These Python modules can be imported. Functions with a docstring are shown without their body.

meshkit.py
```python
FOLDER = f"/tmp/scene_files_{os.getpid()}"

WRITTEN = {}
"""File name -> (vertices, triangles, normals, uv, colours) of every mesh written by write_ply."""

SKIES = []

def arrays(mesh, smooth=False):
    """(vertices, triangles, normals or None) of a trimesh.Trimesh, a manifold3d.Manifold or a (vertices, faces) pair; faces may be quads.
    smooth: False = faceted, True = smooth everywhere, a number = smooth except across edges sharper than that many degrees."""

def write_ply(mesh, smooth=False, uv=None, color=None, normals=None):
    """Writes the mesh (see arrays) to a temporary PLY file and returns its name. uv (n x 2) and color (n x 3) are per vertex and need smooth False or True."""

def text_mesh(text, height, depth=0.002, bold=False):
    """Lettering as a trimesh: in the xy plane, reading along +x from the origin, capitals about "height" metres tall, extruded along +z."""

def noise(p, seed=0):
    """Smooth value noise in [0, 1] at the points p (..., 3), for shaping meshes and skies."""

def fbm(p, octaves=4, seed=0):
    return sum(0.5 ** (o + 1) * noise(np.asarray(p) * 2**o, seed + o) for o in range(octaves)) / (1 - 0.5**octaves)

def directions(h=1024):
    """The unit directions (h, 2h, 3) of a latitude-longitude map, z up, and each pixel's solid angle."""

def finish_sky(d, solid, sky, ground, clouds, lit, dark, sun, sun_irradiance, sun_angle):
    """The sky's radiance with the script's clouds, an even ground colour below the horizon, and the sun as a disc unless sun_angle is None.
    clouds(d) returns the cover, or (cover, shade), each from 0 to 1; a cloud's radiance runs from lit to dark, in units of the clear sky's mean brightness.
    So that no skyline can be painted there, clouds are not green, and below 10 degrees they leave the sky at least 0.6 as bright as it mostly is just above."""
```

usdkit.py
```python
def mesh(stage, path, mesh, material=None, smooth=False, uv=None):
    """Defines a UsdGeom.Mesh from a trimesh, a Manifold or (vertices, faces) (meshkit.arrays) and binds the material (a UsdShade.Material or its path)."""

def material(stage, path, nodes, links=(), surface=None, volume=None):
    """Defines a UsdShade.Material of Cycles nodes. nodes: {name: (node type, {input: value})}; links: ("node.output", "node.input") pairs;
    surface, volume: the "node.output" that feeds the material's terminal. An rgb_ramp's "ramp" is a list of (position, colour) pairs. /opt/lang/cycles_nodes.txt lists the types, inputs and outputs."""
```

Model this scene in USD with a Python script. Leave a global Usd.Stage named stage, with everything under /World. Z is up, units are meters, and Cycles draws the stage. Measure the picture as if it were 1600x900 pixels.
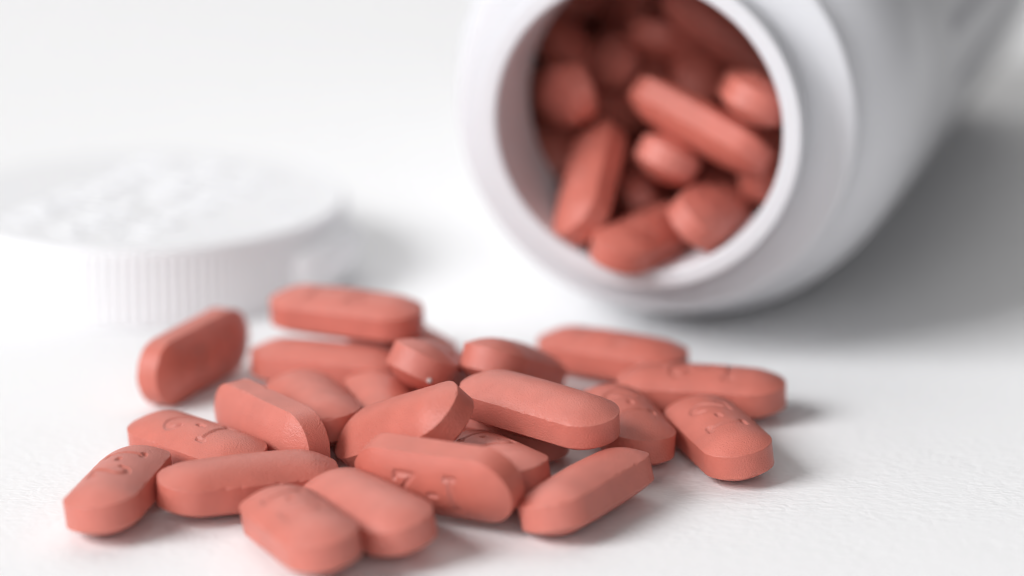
import math
import numpy as np
import trimesh
from pxr import Gf, Sdf, Usd, UsdGeom, UsdLux, UsdShade
import meshkit
import usdkit

stage = Usd.Stage.CreateInMemory()
UsdGeom.SetStageUpAxis(stage, UsdGeom.Tokens.z)
UsdGeom.SetStageMetersPerUnit(stage, 1.0)
stage.SetDefaultPrim(UsdGeom.Xform.Define(stage, '/World').GetPrim())
MM = 0.001

# ------------------------------------------------------------------ camera
PITCH, DIST, FPX = 16.752, 303.94, 4543.3          # degrees, mm to the table point in the middle of the picture, focal length in pixels of 1600
cam = UsdGeom.Camera.Define(stage, '/World/camera')
cam.CreateHorizontalApertureAttr(36.0)
cam.CreateVerticalApertureAttr(36.0 * 9 / 16)
cam.CreateFocalLengthAttr(36.0 * FPX / 1600)
cam.CreateClippingRangeAttr(Gf.Vec2f(0.01, 20))
cam.CreateFStopAttr(10.0)
cam.CreateFocusDistanceAttr(0.246)
cam.CreateExposureAttr(0.0)
_p = math.radians(PITCH)
xf = UsdGeom.Xformable(cam)
xf.AddTranslateOp().Set(Gf.Vec3d(0, -DIST * math.cos(_p) * MM, DIST * math.sin(_p) * MM))
xf.AddRotateXYZOp().Set(Gf.Vec3f(90 - PITCH, 0, 0))

# ------------------------------------------------------------------ lamps
def rect_light(name, pos, target, w, h, intensity, color):
    l = UsdLux.RectLight.Define(stage, '/World/' + name)
    l.CreateWidthAttr(w); l.CreateHeightAttr(h)
    l.CreateIntensityAttr(intensity); l.CreateColorAttr(Gf.Vec3f(*color))
    z = np.array(pos, float) - np.array(target, float); z /= np.linalg.norm(z)   # shines along -z
    x = np.cross([0, 0, 1.0], z); x = np.array([1.0, 0, 0]) if np.linalg.norm(x) < 1e-6 else x / np.linalg.norm(x)
    y = np.cross(z, x)
    m = Gf.Matrix4d(*x, 0, *y, 0, *z, 0, *map(float, pos), 1)
    UsdGeom.Xformable(l).AddTransformOp().Set(m)
    return l

rect_light('window_light', (-2.47, -1.26, 1.94), (0, 0.05, 0), 1.95, 1.6, 13.8, (0.99, 0.99, 1.0))
rect_light('second_window_light', (-0.10, -1.75, 0.85), (0, 0, 0.01), 1.8, 1.1, 2.2, (0.99, 0.99, 1.0))  # out of view beyond the camera, placed to light the sides facing it
rect_light('ceiling_light', (-0.4, 2.0, 1.9), (-0.1, 0.5, 0), 3.2, 3.0, 1.42, (1.0, 0.985, 0.965))  # out of view above and behind, placed to lift the far tabletop and shadows

# ------------------------------------------------------------------ helpers
def V3(*a): return np.array(a, float)
_names = {}
def numbered(parent, name):
    k = (parent, name); n = _names.get(k, -1) + 1; _names[k] = n
    return f'{parent}/{name}' + (f'_{n:03d}' if n else '')
def tag(prim, label=None, category=None, group=None, kind=None):
    for k, v in dict(label=label, category=category, group=group, kind=kind).items():
        if v: prim.SetCustomDataByKey(k, v)
    return prim
def thing(name, label, category, group=None):
    x = UsdGeom.Xform.Define(stage, numbered('/World', name))
    tag(x.GetPrim(), label, category, group)
    return x
def part(parent, name, mesh, mat, smooth=30):
    path = numbered(str(parent.GetPath()) if parent is not None else '/World', name)
    return usdkit.mesh(stage, path, mesh, mat, smooth=smooth)
def raw_mesh(path, v, f, n, mat):
    m = usdkit.mesh(stage, path, (v, f), mat)
    from pxr import Vt
    m.CreateNormalsAttr(Vt.Vec3fArray.FromNumpy(np.asarray(n, np.float32)))
    m.SetNormalsInterpolation('vertex')
    return m
def revolve(profile, n=160):
    """Closed or open profile of (r, z) in mm turned about z; metres."""
    p = np.asarray(profile, float); k = len(p)
    a = np.linspace(0, 2 * np.pi, n, endpoint=False)
    v = np.stack([p[:, 0][:, None] * np.cos(a), p[:, 0][:, None] * np.sin(a), np.repeat(p[:, 1][:, None], n, 1)], -1).reshape(-1, 3)
    f = []
    for i in range(k - 1):
        for j in range(n):
            q = (j + 1) % n
            f += [(i * n + j, i * n + q, (i + 1) * n + q), (i * n + j, (i + 1) * n + q, (i + 1) * n + j)]
    m = trimesh.Trimesh(v * MM, np.array(f), process=False)
    m.merge_vertices(digits_vertex=9)
    m.update_faces(m.nondegenerate_faces(height=1e-12))
    return m
def arc(cx, cy, r, a0, a1, n=6):
    t = np.radians(np.linspace(a0, a1, n)); return [(cx + r * math.cos(x), cy + r * math.sin(x)) for x in t]

# ------------------------------------------------------------------ where things stand (mm)
CAPX, CAPY = -38.38, 6.24
LUG = (-40.0, 4.0)
LABEL_A, LABEL_S = (-150.0, 120.0), (26.0, 110.0)
INK = [(-11.0, -6.4, 38.0, 90.0), (6.6, 10.2, 45.0, 95.0), (-27.0, -22.0, 34.0, 70.0), (22.0, 25.0, 40.0, 76.0)]
CRUMB = (-7.29, -47.59, 5.77)
FIBRE = [(-31.3, -63.4, 1.6), (-30.9, -64.4, 1.3), (-30.4, -65.6, 0.8), (-30.5, -66.9, 0.35), (-30.9, -67.6, 0.05)]
# label, x, y, z, yaw, tilt, roll, turn of the pressed mark, group
TABLETS = [
    ('tablet standing on its edge at the back left, its shaded face turned right', -29.65, -32.91, 3.29, -118.1, -1.9, -86.8, '', 'tablets heaped on the white surface'),
    ('farthest lying tablet of the heap, broadside on, in front of the bottle cap', -15.63, -28.74, 6.12, -23.1, 0.7, 3.7, '', 'tablets heaped on the white surface'),
    ('half hidden tablet lying broadside just in front of the farthest one', -17.07, -32.84, 2.24, -18.4, -0.2, -3.6, 'x', 'tablets heaped on the white surface'),
    ('tablet seen end on, tilted up, with a tiny white crumb on it', -6.96, -40.20, 4.46, 75.9, -21.5, 20.4, '', 'tablets heaped on the white surface'),
    ('tablet almost hidden behind the end on tablets, only its rounded top showing', -10.60, -25.90, 2.25, -60.2, 0.0, 0.0, 'x', 'tablets heaped on the white surface'),
    ('tablet seen end on, right of the crumb tablet, its long side in shadow', 0.21, -39.80, 4.41, 66.5, -22.8, 5.6, 'x', 'tablets heaped on the white surface'),
    ('lying tablet at the back right of the heap, just below the bottle mouth', 9.49, -30.07, 2.35, -31.3, 1.6, 1.9, '', 'tablets heaped on the white surface'),
    ('lying marked tablet farthest to the right, broadside on, with shadow at its right end', 17.24, -40.35, 2.37, -14.0, 1.7, 3.0, 'z', 'tablets heaped on the white surface'),
    ('marked tablet lying under the right end of the big top tablet', 10.07, -49.27, 2.30, 102.1, -1.0, 3.6, '', 'tablets heaped on the white surface'),
    ('marked tablet pointing at the camera, at the right edge of the heap', 17.96, -52.61, 2.32, -74.2, 0.4, 7.8, 'z', 'tablets heaped on the white surface'),
    ('plain tablet lying on top of the heap, right of the middle', 2.29, -56.48, 6.20, -37.3, -2.0, 5.6, 'x', 'tablets heaped on the white surface'),
    ('plain tablet leaning up in the middle of the heap, its rough end edge turned right', -9.21, -58.18, 5.14, -44.4, 24.6, 37.5, 'x', 'tablets heaped on the white surface'),
    ('tablet propped on its long edge in front, pressed mark facing forward', -6.01, -67.34, 4.06, -33.9, 4.7, 108.9, 'z', 'tablets heaped on the white surface'),
    ('tablet peeping out behind the right end of the one propped on its edge', -1.67, -61.01, 2.79, -67.5, 8.6, 5.9, '', 'tablets heaped on the white surface'),
    ('plain tablet lying diagonally at the front right, resting apart on the white surface', 6.14, -66.28, 2.49, 57.2, 0.4, -14.6, 'x', 'tablets heaped on the white surface'),
    ('leftmost tablet of the heap, marked, pointing away from the camera', -32.45, -65.62, 2.38, 80.4, -1.8, -7.1, 'z', 'tablets heaped on the white surface'),
    ('marked tablet lying at the left, behind the leftmost one', -27.09, -55.29, 2.22, -45.5, 1.2, 3.6, 'z', 'tablets heaped on the white surface'),
    ('plain grainy tablet lying lengthwise between the leftmost and nearest tablets', -21.92, -64.37, 2.45, 23.1, -2.1, 3.3, 'x', 'tablets heaped on the white surface'),
    ('nearest marked tablet, at the bottom edge of the picture', -16.85, -75.47, 2.79, -65.2, 3.9, 7.7, '', 'tablets heaped on the white surface'),
    ('plain tablet lying alongside the nearest marked tablet, on its right', -11.63, -71.50, 2.70, -57.8, 2.7, 11.1, 'x', 'tablets heaped on the white surface'),
    ("tablet on its long edge at the heap's left, bright plain face forward", -20.93, -52.77, 3.08, 126.8, -0.4, -91.9, 'x', 'tablets heaped on the white surface'),
    ('rounded plain tablet lying behind the edge standing one at the left of the heap', -17.72, -45.70, 2.67, 108.4, -3.5, -3.9, 'x', 'tablets heaped on the white surface'),
    ("tablet sunk in the heap's middle, below the crumb tablet", -11.14, -44.99, 2.04, 104.2, -0.0, 6.1, 'x', 'tablets heaped on the white surface'),
    ('tablet in deep shadow under the big top tablet, only its end showing', -2.36, -50.52, 2.49, -22.7, -3.6, 1.4, 'x', 'tablets heaped on the white surface'),
    ('tall narrow tablet standing upright at the left in the bottle mouth', 7.56, -17.84, 16.13, -101.1, -27.8, 43.8, '', 'tablets inside the bottle'),
    ('tablet resting on the lower lip inside the bottle mouth', 13.26, -21.46, 11.51, 54.4, 0.9, 14.3, '', 'tablets inside the bottle'),
    ('blunt end of a tablet at the lower right inside the bottle mouth', 19.33, -20.89, 13.91, 70.1, -3.3, 39.9, '', 'tablets inside the bottle'),
    ('small egg shaped end of a tablet in the middle of the bottle mouth', 15.23, -15.45, 17.84, -93.2, 13.7, -26.6, '', 'tablets inside the bottle'),
    ('long tablet lying slantwise across the bottle mouth', 18.02, -19.79, 22.19, -30.0, -21.4, -34.9, '', 'tablets inside the bottle'),
    ('rounded tablet end at the right inside the bottle mouth, above the slanting one', 22.98, -20.48, 25.10, -92.1, 8.8, -26.8, '', 'tablets inside the bottle'),
    ('sliver of a tablet at the right rim inside the bottle mouth', 26.66, -14.31, 19.42, 55.9, 30.8, 89.9, '', 'tablets inside the bottle'),
    ('bright strip of a tablet behind the blunt one, low right in the bottle mouth', 25.08, -12.53, 13.73, -23.3, 1.5, 62.1, '', 'tablets inside the bottle'),
    ('dark tablet between the upright one and the egg shaped one inside the bottle', 14.62, -10.49, 8.87, 46.3, -57.1, 36.1, '', 'tablets inside the bottle'),
    ('big dim tablet at the left inside the bottle, above the upright one', 4.52, -8.97, 22.71, -72.0, 14.5, -76.3, '', 'tablets inside the bottle'),
    ('dim tablet far inside the bottle, high at the upper left of the mouth', 8.35, -0.64, 23.65, -63.7, 19.1, 67.6, '', 'tablets inside the bottle'),
    ('dim tablet deep in the bottle, at the top of the mouth left of centre', 13.34, -1.10, 28.30, -11.9, 98.8, -147.7, '', 'tablets inside the bottle'),
    ('dim tablet mostly hidden under the top edge of the mouth, right of centre', 18.55, -5.28, 27.60, 91.3, 44.5, 16.4, '', 'tablets inside the bottle'),
    ('dim tablet deep in the bottle, at the top right of the mouth', 21.47, -8.91, 29.39, 175.6, 37.5, 142.2, 'x', 'tablets inside the bottle'),
    ('dim tablet in the shadow deep inside the white bottle', 15.66, 3.42, 23.38, -31.5, 66.0, -106.5, '', 'dark tablets deep in the bottle'),
    ('dim tablet in the shadow deep inside the white bottle', 9.37, 5.11, 30.02, 28.8, 6.2, 161.2, 'x', 'dark tablets deep in the bottle'),
    ('dim tablet just above the upper end of the slanting tablet in the bottle', 18.16, -5.78, 26.41, -153.9, 23.9, -170.4, '', 'tablets inside the bottle'),
    ('dim tablet between the big dim one and the slanting one in the bottle', 8.13, -1.32, 22.94, 11.6, -49.5, -144.3, 'x', 'tablets inside the bottle'),
    ('dim tablet in the shadow deep inside the white bottle', 11.96, 1.59, 29.34, 106.8, -49.4, -97.0, '', 'dark tablets deep in the bottle'),
    ('dim tablet by the left inner wall, behind the upright tablet in the bottle', 3.09, -1.37, 17.64, 120.8, 35.4, 172.0, '', 'tablets inside the bottle'),
    ('dim tablet in the shadow deep inside the white bottle', 22.84, 8.13, 11.48, 3.8, -2.4, 43.9, '', 'dark tablets deep in the bottle'),
    ('dim tablet in the shadow deep inside the white bottle', 20.95, 17.48, 10.13, 163.1, 52.7, -78.5, 'x', 'dark tablets deep in the bottle'),
    ('dim tablet in the shadow deep inside the white bottle', 25.20, -1.79, 8.02, -98.8, -14.9, 6.1, '', 'dark tablets deep in the bottle'),
    ('dim tablet in the shadow deep inside the white bottle', 12.55, -0.93, 12.52, 133.5, -2.5, 88.8, 'x', 'dark tablets deep in the bottle'),
    ('dim tablet in the shadow deep inside the white bottle', 14.35, 12.29, 19.80, -70.1, 53.4, 89.5, '', 'dark tablets deep in the bottle'),
    ('dim tablet in the shadow deep inside the white bottle', 22.76, -2.29, 17.10, -68.2, 0.5, -65.7, 'x', 'dark tablets deep in the bottle'),
    ('dim tablet in the shadow deep inside the white bottle', 6.73, 14.56, 19.70, -105.9, -20.6, -34.9, '', 'dark tablets deep in the bottle'),
    ('dim tablet in the shadow deep inside the white bottle', 12.00, 20.26, 11.99, 97.8, 28.1, 43.2, 'x', 'dark tablets deep in the bottle'),
    ('dim tablet in the shadow deep inside the white bottle', 10.44, -3.95, 7.54, -154.7, 21.9, 24.3, '', 'dark tablets deep in the bottle'),
]

# ------------------------------------------------------------------ materials
M = {}
def make(name, nodes, links, surface):
    M[name] = usdkit.material(stage, '/World/Looks/' + name, nodes, links, surface=surface)

UsdGeom.Scope.Define(stage, '/World/Looks')
def tablet_mat(name, col, k):
    make(name, {
        'g': ('geometry', {}),
        'o': ('object_info', {}),
        'n1': ('noise_texture', {'scale': 420.0, 'detail': 3.0}),
        'hv': ('hsv', {'hue': 0.5}),
        'rv': ('map_range', {'to_min': 0.96, 'to_max': 1.03}),
        'rs': ('map_range', {'to_min': 1.03, 'to_max': 0.97}),
        'r1': ('rgb_ramp', {'ramp': [(0.3, [c * 0.93 for c in col]), (0.7, [min(1, c * 1.05) for c in col])]}),
        'n2': ('noise_texture', {'scale': 6000.0, 'detail': 2.0, 'roughness': 0.6}),
        'n3': ('noise_texture', {'scale': 900.0, 'detail': 2.0}),
        'a': ('math', {'math_type': 'multiply_add', 'value2': 0.12}),
        'b': ('bump', {'strength': 0.75, 'distance': 0.00009 * k}),
        'p': ('principled_bsdf', {'roughness': 0.42, 'specular_ior_level': 0.5, 'subsurface_weight': 0.12, 'subsurface_scale': 0.0006,
                                  'subsurface_radius': (1.0, 0.5, 0.4)}),
    }, [('g.position', 'n1.vector'), ('n1.fac', 'r1.fac'), ('r1.color', 'hv.color'), ('o.random', 'rv.value'), ('o.random', 'rs.value'), ('rv.result', 'hv.value'), ('rs.result', 'hv.saturation'), ('hv.color', 'p.base_color'), ('g.position', 'n2.vector'), ('g.position', 'n3.vector'),
        ('n3.fac', 'a.value1'), ('n2.fac', 'a.value3'), ('a.value', 'b.height'), ('b.normal', 'p.normal')], 'p.BSDF')
COL = (0.565, 0.160, 0.120)
tablet_mat('tablet_coating', COL, 1.0)
tablet_mat('tablet_imprint', [c * 0.97 for c in COL], 1.3)

make('white_leather', {
    'g': ('geometry', {}),
    'm1': ('mapping', {'mapping_type': 'point', 'scale': (0.8, 1.25, 1.0), 'rotation': (0, 0, 0.35)}),
    'w': ('noise_texture', {'scale': 330.0, 'detail': 3.0}),
    'mv': ('mix', {'mix_type': 'add', 'fac': 0.0022}),
    'v': ('voronoi_texture', {'scale': 1300.0, 'feature': 'smooth_f1', 'smoothness': 0.6, 'randomness': 1.0}),
    'v2': ('voronoi_texture', {'scale': 2900.0, 'feature': 'smooth_f1', 'smoothness': 0.5, 'randomness': 1.0}),
    'n2': ('noise_texture', {'scale': 130.0, 'detail': 3.0}),
    'n2r': ('map_range', {'from_min': 0.32, 'from_max': 0.68, 'to_min': 0.35, 'to_max': 1.0, 'clamp': True}),
    'vm': ('math', {'math_type': 'multiply'}),
    's': ('math', {'math_type': 'multiply_add', 'value2': 0.35}),
    'b': ('bump', {'invert': True, 'strength': 0.5, 'distance': 0.00012}),
    'p': ('principled_bsdf', {'base_color': (0.87, 0.87, 0.875), 'roughness': 0.6, 'specular_ior_level': 0.15}),
}, [('g.position', 'm1.vector'), ('m1.vector', 'w.vector'), ('m1.vector', 'mv.color1'), ('w.color', 'mv.color2'), ('mv.color', 'v.vector'), ('mv.color', 'v2.vector'),
    ('m1.vector', 'n2.vector'), ('n2.fac', 'n2r.value'), ('v2.distance', 's.value1'), ('v.distance', 's.value3'),
    ('s.value', 'vm.value1'), ('n2r.result', 'vm.value2'), ('vm.value', 'b.height'), ('b.normal', 'p.normal')], 'p.BSDF')

def plastic(name, col, rough, sss=0.0, bump=0.0):
    n = {'g': ('geometry', {}), 'n': ('noise_texture', {'scale': 700.0, 'detail': 3.0}), 'b': ('bump', {'strength': 0.4, 'distance': 0.00004}),
         'p': ('principled_bsdf', {'base_color': col, 'roughness': rough, 'specular_ior_level': 0.4, 'subsurface_weight': sss, 'subsurface_scale': 0.0015, 'subsurface_radius': (1.0, 0.9, 0.85)})}
    make(name, n, [('g.position', 'n.vector'), ('n.fac', 'b.height'), ('b.normal', 'p.normal')], 'p.BSDF')
plastic('bottle_plastic', (0.68, 0.68, 0.705), 0.38, 0.0)
plastic('cap_plastic', (0.79, 0.79, 0.805), 0.42, 0.0)
plastic('label_paper', (0.62, 0.62, 0.64), 0.45)
plastic('label_ink', (0.36, 0.36, 0.39), 0.5)
plastic('crumb_white', (0.52, 0.44, 0.42), 0.6)

# ------------------------------------------------------------------ the surface
def ground():
    x = np.linspace(-2.0, 2.0, 9); y = np.linspace(-1.0, 3.0, 9)
    gx, gy = np.meshgrid(x, y); v = np.c_[gx.ravel(), gy.ravel(), np.zeros(81)]
    f = [(r * 9 + c, r * 9 + c + 1, (r + 1) * 9 + c + 1, (r + 1) * 9 + c) for r in range(8) for c in range(8)]
    m = part(None, 'tabletop', (v, f), M['white_leather'], smooth=False)
    tag(m.GetPrim(), 'white grained leatherette surface under the bottle, cap and tablets', 'tabletop', kind='structure')
ground()

# ------------------------------------------------------------------ pill bottle
BX, BY, PSI, RB = 11.72, -25.776, 17.44, 23.4
RI, RO = 13.87, 15.72
bottle = thing('pill_bottle', 'open white plastic pill bottle lying on its side with tablets in its mouth', 'bottle')
bottle.AddTranslateOp().Set(Gf.Vec3d(BX * MM, BY * MM, RB * MM))
bottle.AddRotateXYZOp().Set(Gf.Vec3f(-90, 0, -PSI))      # local z runs from the mouth to the base
def shoulder(r0, s0, r1, s1, n=12, pw=2.2):
    t = np.linspace(0, 1, n) * np.pi / 2
    return [(r0 + (r1 - r0) * math.sin(x) ** (2 / pw), s1 - (s1 - s0) * math.cos(x) ** (2 / pw)) for x in t]
outer = arc(RO - 0.3, 0.3, 0.3, -90, 0, 5) + [(RO, 1.4)] + arc(RO - 0.35, 1.4, 0.35, 0, 90, 4) + [(14.6, 2.0), (14.6, 5.0), (15.3, 5.6)]
outer += [(15.9, 8.4), (16.3, 9.2)] + shoulder(16.8, 9.7, RB, 21.0, 16) + [(RB, 24.0), (RB, 116.0)] + arc(RB - 4, 118, 4, 0, 90, 8) + [(8, 122), (7, 121.3), (0, 121.2)]
inner = [(0, 119.8), (RB - 6, 119.8)] + arc(RB - 4.4, 116, 3.0, 90, 0, 6) + [(RB - 1.4, 110), (RB - 1.4, 22.5)] + shoulder(RI, 10.6, RB - 1.4, 21.8, 14)[::-1] + [(RI, 9.0), (RI, 0.4)] + arc(RI + 0.4, 0.4, 0.4, 180, 270, 6)
prof = outer + inner + [outer[0]]
part(bottle, 'bottle_body', revolve(prof, 200), M['bottle_plastic'], smooth=35)
bead = [(15.1, 5.25), (16.6, 5.35), (18.4, 5.55)] + arc(19.05, 6.35, 0.74, -80, 80, 9) + [(18.2, 7.35), (16.6, 8.2), (15.5, 8.4), (15.0, 8.4)]
part(bottle, 'neck_bead', revolve(bead, 200), M['bottle_plastic'], smooth=40)
def thread():
    P = []; n = 200
    sec = np.array([(-0.05, -0.75), (0.55, -0.42), (0.78, 0.0), (0.55, 0.42), (-0.05, 0.75)])
    for i in range(n):
        t = i / (n - 1); a = math.radians(20 + 400 * t); z = 2.55 + 1.9 * t
        k = min(1, t / 0.06, (1 - t) / 0.06); k = max(k, 0.02)
        for r, dz in sec: P.append(((14.55 + r * k) * math.cos(a), (14.55 + r * k) * math.sin(a), z + dz * (0.6 + 0.4 * k)))
    f = []
    for i in range(n - 1):
        for j in range(4):
            a = i * 5 + j; f.append((a, a + 1, a + 6)); f.append((a, a + 6, a + 5))
    return trimesh.Trimesh(np.array(P) * MM, f, process=False)
part(bottle, 'screw_thread', thread(), M['bottle_plastic'], smooth=True)
def curved_patch(r, a0, a1, z0, z1, na=40, nz=2, thick=0.09):
    a = np.radians(np.linspace(a0, a1, na)); z = np.linspace(z0, z1, nz)
    def sheet(rr): return np.array([(rr * math.cos(x), rr * math.sin(x), q) for q in z for x in a])
    v = np.vstack([sheet(r + thick), sheet(r)]); n = na * nz; f = []
    for i in range(nz - 1):
        for j in range(na - 1):
            p = i * na + j; f += [(p, p + 1, p + na + 1, p + na), (n + p, n + p + na, n + p + na + 1, n + p + 1)]
    for j in range(na - 1):
        f += [(j, n + j, n + j + 1, j + 1)]; q = (nz - 1) * na + j; f += [(q, q + 1, n + q + 1, n + q)]
    for i in range(nz - 1):
        p = i * na; f += [(p, p + na, n + p + na, n + p)]; q = p + na - 1; f += [(q, n + q, n + q + na, q + na)]
    return (v * MM, f)
label = part(bottle, 'paper_label', curved_patch(RB + 0.01, LABEL_A[0], LABEL_A[1], LABEL_S[0], LABEL_S[1], 140), M['label_paper'], smooth=False)
for a0, a1, s0, s1 in INK:
    part(label, 'printed_line', curved_patch(RB + 0.12, a0, a1, s0, s1, 6, 2, 0.02), M['label_ink'], smooth=False)

# ------------------------------------------------------------------ screw cap
CX, CY, CR, CH = CAPX, CAPY, 21.0, 8.3
cap = thing('screw_cap', 'white ribbed plastic bottle cap lying face up left of the bottle', 'cap')
cap.AddTranslateOp().Set(Gf.Vec3d(CX * MM, CY * MM, 0))
def cap_shell():
    n = 132 * 6; a = np.linspace(0, 2 * np.pi, n, endpoint=False)
    rib = 0.5 + 0.5 * np.cos(a * 132); rib = np.clip(rib * 1.5, 0, 1)
    rows = []
    prof = [(CR - 0.4, 0.0, 0), (CR - 0.05, 0.15, 1), (CR, 0.7, 1), (CR - 0.12, CH - 1.2, 1), (CR - 0.15, CH - 0.8, .3), (CR - 0.18, CH - 0.4, 0), (CR - 0.25, CH - 0.2, 0), (CR - 0.4, CH - 0.05, 0), (CR - 0.6, CH, 0),
            (CR - 0.8, CH - 0.02, 0), (CR - 1.1, CH - 0.1, 0), (CR - 1.6, CH - 0.15, 0), (10, CH - 0.15, 0), (0.01, CH - 0.15, 0)]
    for r, z, k in prof:
        rr = r - 0.13 * k * rib; rows.append(np.c_[rr * np.cos(a), rr * np.sin(a), np.full(n, z)])
    inn = [(0.01, CH - 2.0), (CR - 2.4, CH - 2.0), (CR - 1.7, 0.2), (CR - 0.4, 0.0)]
    for r, z in inn: rows.append(np.c_[r * np.cos(a), r * np.sin(a), np.full(n, z)])
    v = np.vstack(rows); k = len(rows); f = []
    j = np.arange(n); q = (j + 1) % n
    F = [np.c_[i * n + j, i * n + q, (i + 1) * n + q] for i in range(k - 1)] + [np.c_[i * n + j, (i + 1) * n + q, (i + 1) * n + j] for i in range(k - 1)]
    return trimesh.Trimesh(v * MM, np.vstack(F), process=False)
part(cap, 'cap_shell', cap_shell(), M['cap_plastic'], smooth=40)
def lug():
    """A rounded finger tab standing out of the skirt."""
    na = 28; P = []; a = np.linspace(LUG[0], LUG[1], na); sec = []
    base = [(-1.0, 0.8), (0.9, 0.8), (1.4, 1.3), (1.8, 2.4), (1.95, 4.2), (1.8, 5.4), (1.2, 6.1), (0.3, 6.4), (-1.0, 6.5)]
    for i, x in enumerate(a):
        t = (i / (na - 1)) * 2 - 1; k = math.sqrt(max(0.0, 1 - abs(t) ** 3.2))
        for r, z in base:
            rr = CR - 0.1 + (r * (0.12 + 0.88 * k) if r > 0 else r); zz = 3.8 + (z - 3.8) * (0.55 + 0.45 * k)
            P.append((rr * math.cos(math.radians(x)), rr * math.sin(math.radians(x)), zz))
    m = len(base); f = []
    for i in range(na - 1):
        for j in range(m):
            p, q = i * m + j, i * m + (j + 1) % m; f += [(p, p + m, q + m), (p, q + m, q)]
    for j in range(1, m - 1): f += [(0, j, j + 1), ((na - 1) * m, (na - 1) * m + j + 1, (na - 1) * m + j)]
    t_ = trimesh.Trimesh(np.array(P) * MM, f, process=False); t_.fix_normals(); return t_
part(cap, 'finger_tab', lug(), M['cap_plastic'], smooth=50)
ROT = math.radians(64); ca, sa = math.cos(ROT), math.sin(ROT)
for row, (text, off) in enumerate((('PUSH DOWN', 7.2), ('AND TURN', 0.6), ('TO OPEN', -6.0))):
    glyphs = []; x = 0.0
    for ch in text:
        if ch == ' ': x += 1.7; continue
        g = meshkit.text_mesh(ch, 4.0, 0.45, bold=True); b = g.bounds
        g.apply_translation((x - b[0, 0], 0, 0)); glyphs.append(g); x += b[1, 0] - b[0, 0] + 1.0
    sc = min(1.0, 2 * math.sqrt(max(1, 17.6 ** 2 - max(abs(off), abs(off + 2.3)) ** 2)) / x)
    for g in glyphs:
        v = np.array(g.vertices); v[:, 0] = (v[:, 0] - x / 2) * sc; v[:, 1] += off - 2.3
        v = np.c_[v[:, 0] * ca - v[:, 1] * sa, v[:, 0] * sa + v[:, 1] * ca, v[:, 2] + CH - 0.35]
        part(cap, 'raised_letter', (v * MM, g.faces), M['cap_plastic'], smooth=False)
# raised arrow that points at the finger tab
am = math.radians((LUG[0] + LUG[1]) / 2)
ar = trimesh.creation.extrude_polygon(__import__('shapely').Polygon([(0, 0), (-2.6, 1.5), (-2.6, -1.5)]), 0.7)
v = np.array(ar.vertices) + (17.2, 0, 0)
v = np.c_[v[:, 0] * math.cos(am) - v[:, 1] * math.sin(am), v[:, 0] * math.sin(am) + v[:, 1] * math.cos(am), v[:, 2] + CH - 0.35]
part(cap, 'raised_arrow', (v * MM, ar.faces), M['cap_plastic'], smooth=False)

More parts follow.
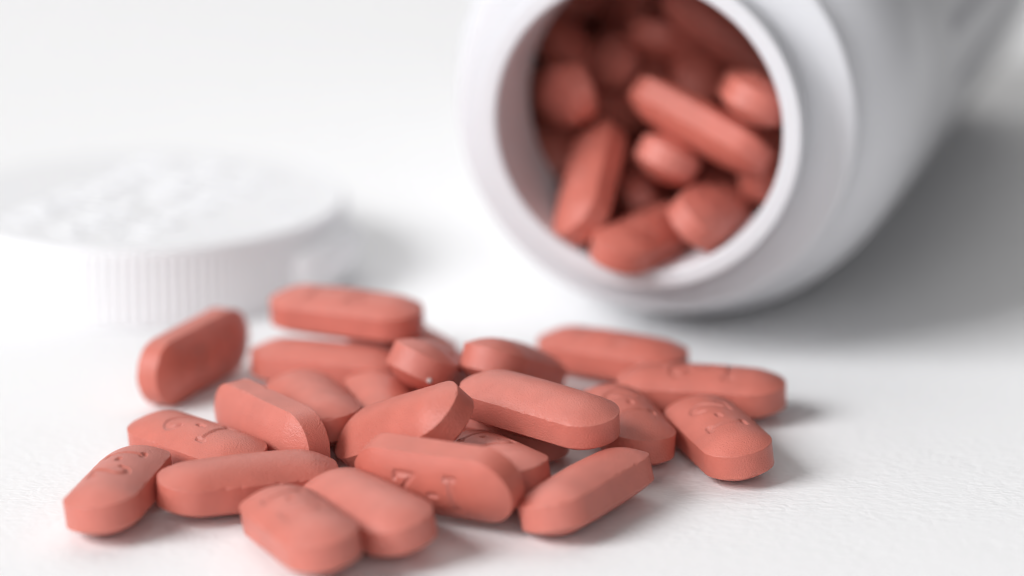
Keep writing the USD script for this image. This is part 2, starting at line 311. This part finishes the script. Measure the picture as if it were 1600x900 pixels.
# ------------------------------------------------------------------ tablets
TL, TW, TB, TC, TE = 15.5, 6.158, 2.07, 1.267, 3.067       # length, width, band height, height of each dome, length of the rounded ends (mm)
def strokes():
    """The pressed mark I-2 as polylines (mm)."""
    s = []
    s.append([(-2.75, -1.55), (-2.75, 1.55)]); s.append([(-3.15, 1.55), (-2.35, 1.55)]); s.append([(-3.15, -1.55), (-2.35, -1.55)])
    s.append([(-1.15, 0.0), (-0.6, 0.0)])
    top = [(1.75 + 0.85 * math.cos(math.radians(d)), 0.75 + 0.8 * math.sin(math.radians(d))) for d in (175, 140, 110, 85, 60, 30, 0, -25)]
    s.append(top + [(1.75, -0.65), (0.9, -1.55), (2.65, -1.55), (2.7, -1.15)])
    return s
STROKES = strokes()
def stroke_depth(x, y):
    d = np.full(x.shape, 9.0)
    for s in STROKES:
        for (ax, ay), (bx, by) in zip(s[:-1], s[1:]):
            ux, uy = bx - ax, by - ay; t = np.clip(((x - ax) * ux + (y - ay) * uy) / (ux * ux + uy * uy), 0, 1)
            d = np.minimum(d, np.hypot(x - ax - t * ux, y - ay - t * uy))
    t = np.clip((0.31 - d) / 0.21, 0, 1)
    ends = np.zeros(x.shape)                                    # the ends of the strokes are pressed deeper
    for s in STROKES:
        for ex, ey in (s[0], s[-1]): ends = np.maximum(ends, np.exp(-((x - ex) ** 2 + (y - ey) ** 2) / 0.06))
    return (t * t * (3 - 2 * t)) * (0.155 + 0.06 * ends)
def tablet_mesh(seed):
    S = TL / 2 - TE
    xs = [('e', -1, t) for t in np.linspace(90, 0, 26)[:-1]] + [('s', 0, x) for x in np.linspace(-S, S, 104)] + [('e', 1, t) for t in np.linspace(0, 90, 26)[1:]]
    def ring(k):
        X = np.array([x if e == 's' else sg * (S + TE * k * math.sin(math.radians(x))) for e, sg, x in xs])
        H = np.array([TW / 2 * k * (1 if e == 's' else math.cos(math.radians(x))) for e, sg, x in xs])
        return X, H
    rng = np.random.default_rng(seed)
    KF = 0.966
    X, H = ring(KF); nx, ny = len(X), 66; vv = np.linspace(-1, 1, ny)
    verts, faces = [], []
    def kof(x, y): return np.sqrt((np.maximum(np.abs(x) - S, 0) / TE) ** 2 + (y / (TW / 2)) ** 2)
    gx = np.repeat(X[:, None], ny, 1); gy = H[:, None] * vv[None]
    k = kof(gx, gy); z = TB / 2 + TC * 1.06 * (1 - k ** 2) * (1 - 0.34 * (gx / (TL / 2)) ** 2)
    lump = (meshkit.fbm(np.stack([gx, gy, gx * 0], -1) * 0.45 + seed * 7.3, 2) - 0.5) * 0.06 * np.clip((KF - k) / 0.3, 0, 1)
    dep = stroke_depth(gx, gy)
    top = np.stack([gx, gy, z + lump - dep], -1).reshape(-1, 3)
    bot = np.stack([gx, gy, -(z + lump)], -1).reshape(-1, 3)
    i, j = np.meshgrid(np.arange(nx - 1), np.arange(ny - 1), indexing='ij'); a = (i * ny + j).ravel()
    quad = np.c_[a, a + ny, a + ny + 1, a + 1]
    tt = np.vstack([quad[:, [0, 1, 2]], quad[:, [0, 2, 3]]])
    verts += [top, bot]; faces += [tt, tt[:, ::-1] + nx * ny]
    # the band: loops from the top face's edge to the bottom face's edge
    def loop(k, z, flare=0.0):
        Xk, Hk = ring(k); lo = np.c_[Xk, -Hk]; hi = np.c_[Xk, Hk][::-1][1:-1]
        return np.vstack([lo, hi]), z
    L0 = len(loop(1, 0)[0])
    c = (1.0, TB / 2); p0 = (KF, TB / 2 + TC * (1 - KF ** 2)); p2 = (1.0, TB / 2 - 0.10)
    bez = [((1 - t) ** 2 * p0[0] + 2 * t * (1 - t) * c[0] + t * t * p2[0], (1 - t) ** 2 * p0[1] + 2 * t * (1 - t) * c[1] + t * t * p2[1]) for t in (0, .25, .5, .75, 1)]
    bands = bez + [(1.0, h) for h in (TB * 0.30, TB * 0.10)]
    bands = bands + [(k_, -h) for k_, h in bands[::-1]]
    rows = []
    P0, _ = loop(KF, 0)
    ze = TB / 2 + TC * 1.06 * (1 - KF ** 2) * (1 - 0.34 * (P0[:, 0] / (TL / 2)) ** 2)
    for m, (kk, h) in enumerate(bands):
        P, _ = loop(kk, h); P3 = np.c_[P, np.full(L0, h)]
        t = m / 4 if m <= 4 else (len(bands) - 1 - m) / 4
        if t < 1: P3[:, 2] = np.sign(h) * ((1 - t) ** 2 * ze + 2 * t * (1 - t) * c[1] + t * t * p2[1])
        edge = {1: .6, 2: 1.0, 3: .8, 4: .4}.get(m, {1: .6, 2: 1.0, 3: .8, 4: .4}.get(len(bands) - 1 - m, 0))
        if edge:
            # a worn, slightly raised pressing seam with nicks
            nz = meshkit.fbm(P3 * 2.3 + seed * 11.7, 3) - 0.5; nk = np.clip(meshkit.fbm(P3 * 1.1 + seed * 5.1 + 40, 3) - 0.62, 0, 1)
            nr = P / np.maximum(np.linalg.norm(P - np.c_[np.clip(P[:, 0], -S, S), 0 * P[:, 1]], axis=1)[:, None], 1e-6); nr = (P - np.c_[np.clip(P[:, 0], -S, S), 0 * P[:, 1]]); nr /= np.maximum(np.linalg.norm(nr, axis=1)[:, None], 1e-6)
            off = edge * (0.028 + 0.04 * nz - 0.8 * nk)
            P3[:, :2] += nr * off[:, None]; P3[:, 2] += np.sign(h) * off * 0.8
        rows.append(P3)
    base = 2 * nx * ny; verts += rows; jj = np.arange(L0); qq = (jj + 1) % L0
    for m in range(len(rows) - 1):
        A, B = base + m * L0, base + (m + 1) * L0
        faces += [np.c_[A + jj, B + qq, A + qq], np.c_[A + jj, B + jj, B + qq]]
    v = np.vstack(verts); f = np.vstack(faces)
    flag = np.zeros(len(v)); flag[:nx * ny] = dep.ravel()
    mesh = trimesh.Trimesh(v, f, process=False)
    key = np.round(v / 2e-4).astype(np.int64); _, first, inv = np.unique(key, axis=0, return_index=True, return_inverse=True)
    inv = np.asarray(inv).ravel(); v = v[first]; flag = flag[first]; f = inv[f]
    f = f[(f[:, 0] != f[:, 1]) & (f[:, 1] != f[:, 2]) & (f[:, 0] != f[:, 2])]
    cr = np.cross(v[f[:, 1]] - v[f[:, 0]], v[f[:, 2]] - v[f[:, 0]]); n = np.zeros_like(v)
    for q in range(3): np.add.at(n, f[:, q], cr)
    n /= np.maximum(np.linalg.norm(n, axis=1)[:, None], 1e-12)
    press = flag[f].max(1) > 0.012
    return v, f, n, press
def sub(v, f, n, keep):
    ff = f[keep]; u, inv = np.unique(ff, return_inverse=True)
    return v[u] * MM, np.asarray(inv).reshape(-1, 3), n[u]

first_of = {}
def place(label, x, y, z, yaw, tilt, roll, flip='', group=None):
    """flip: 'z' turns the mark end for end, 'x' puts the plain side outwards."""
    path = numbered('/World', 'tablet'); k = _names[('/World', 'tablet')]
    var = k % 4
    prim = UsdGeom.Xform.Define(stage, path)
    tag(prim.GetPrim(), label, 'tablet', group)
    ops = [prim.AddTranslateOp(), prim.AddRotateXYZOp(), prim.AddRotateXYZOp(opSuffix='turn')]
    if var not in first_of:
        v, f, n, press = tablet_mesh(var + 1)
        raw_mesh(path + '/coated_body', *sub(v, f, n, ~press), M['tablet_coating'])
        raw_mesh(path + '/pressed_mark', *sub(v, f, n, press), M['tablet_imprint'])
        first_of[var] = path
    else:
        prim.GetPrim().GetReferences().AddInternalReference(first_of[var]); prim.GetPrim().SetInstanceable(True)
    ops[0].Set(Gf.Vec3d(x * MM, y * MM, z * MM)); ops[1].Set(Gf.Vec3f(roll, -tilt, yaw))
    ops[2].Set(Gf.Vec3f(180 if 'x' in flip else 0, 0, 180 if 'z' in flip else 0))
    return prim
for row in TABLETS: place(*row)

# ------------------------------------------------------------------ small things
def crumb():
    m = trimesh.creation.icosphere(subdivisions=2, radius=0.25); v = np.array(m.vertices)
    v *= 0.7 + 0.6 * meshkit.fbm(v * 4 + 3, 2)[:, None]
    p = UsdGeom.Xform.Define(stage, '/World/crumb'); p.AddTranslateOp().Set(Gf.Vec3d(*(np.array(CRUMB) * MM)))
    tag(p.GetPrim(), 'tiny white crumb on the end of the raised tablet behind the leaning one', 'crumb')
    part(p, 'speck', (v * MM, m.faces), M['crumb_white'], smooth=True)
crumb()
def fibre():
    pts = np.array(FIBRE); t = np.linspace(0, 1, len(pts)); tt = np.linspace(0, 1, 24)
    P = np.c_[[np.interp(tt, t, pts[:, k]) for k in range(3)]].T
    for _ in range(3): P[1:-1] = (P[:-2] + 2 * P[1:-1] + P[2:]) / 4
    v, f = [], []
    for i, q in enumerate(P):
        d = P[min(i + 1, 23)] - P[max(i - 1, 0)]; d /= np.linalg.norm(d); a = np.cross(d, [0.3, 0.2, 1]); a /= np.linalg.norm(a); b = np.cross(d, a)
        for k in range(5): v.append(q + 0.028 * (a * math.cos(k * 1.2566) + b * math.sin(k * 1.2566)))
        if i:
            for k in range(5):
                A, B, C, D = (i - 1) * 5 + k, (i - 1) * 5 + (k + 1) % 5, i * 5 + k, i * 5 + (k + 1) % 5; f += [(A, B, D), (A, D, C)]
    m = part(None, 'lint_fibre', (np.array(v) * MM, f), M['crumb_white'], smooth=True)
    tag(m.GetPrim(), 'fine pale lint fibre on the white surface beside the leftmost tablet', 'lint')
fibre()
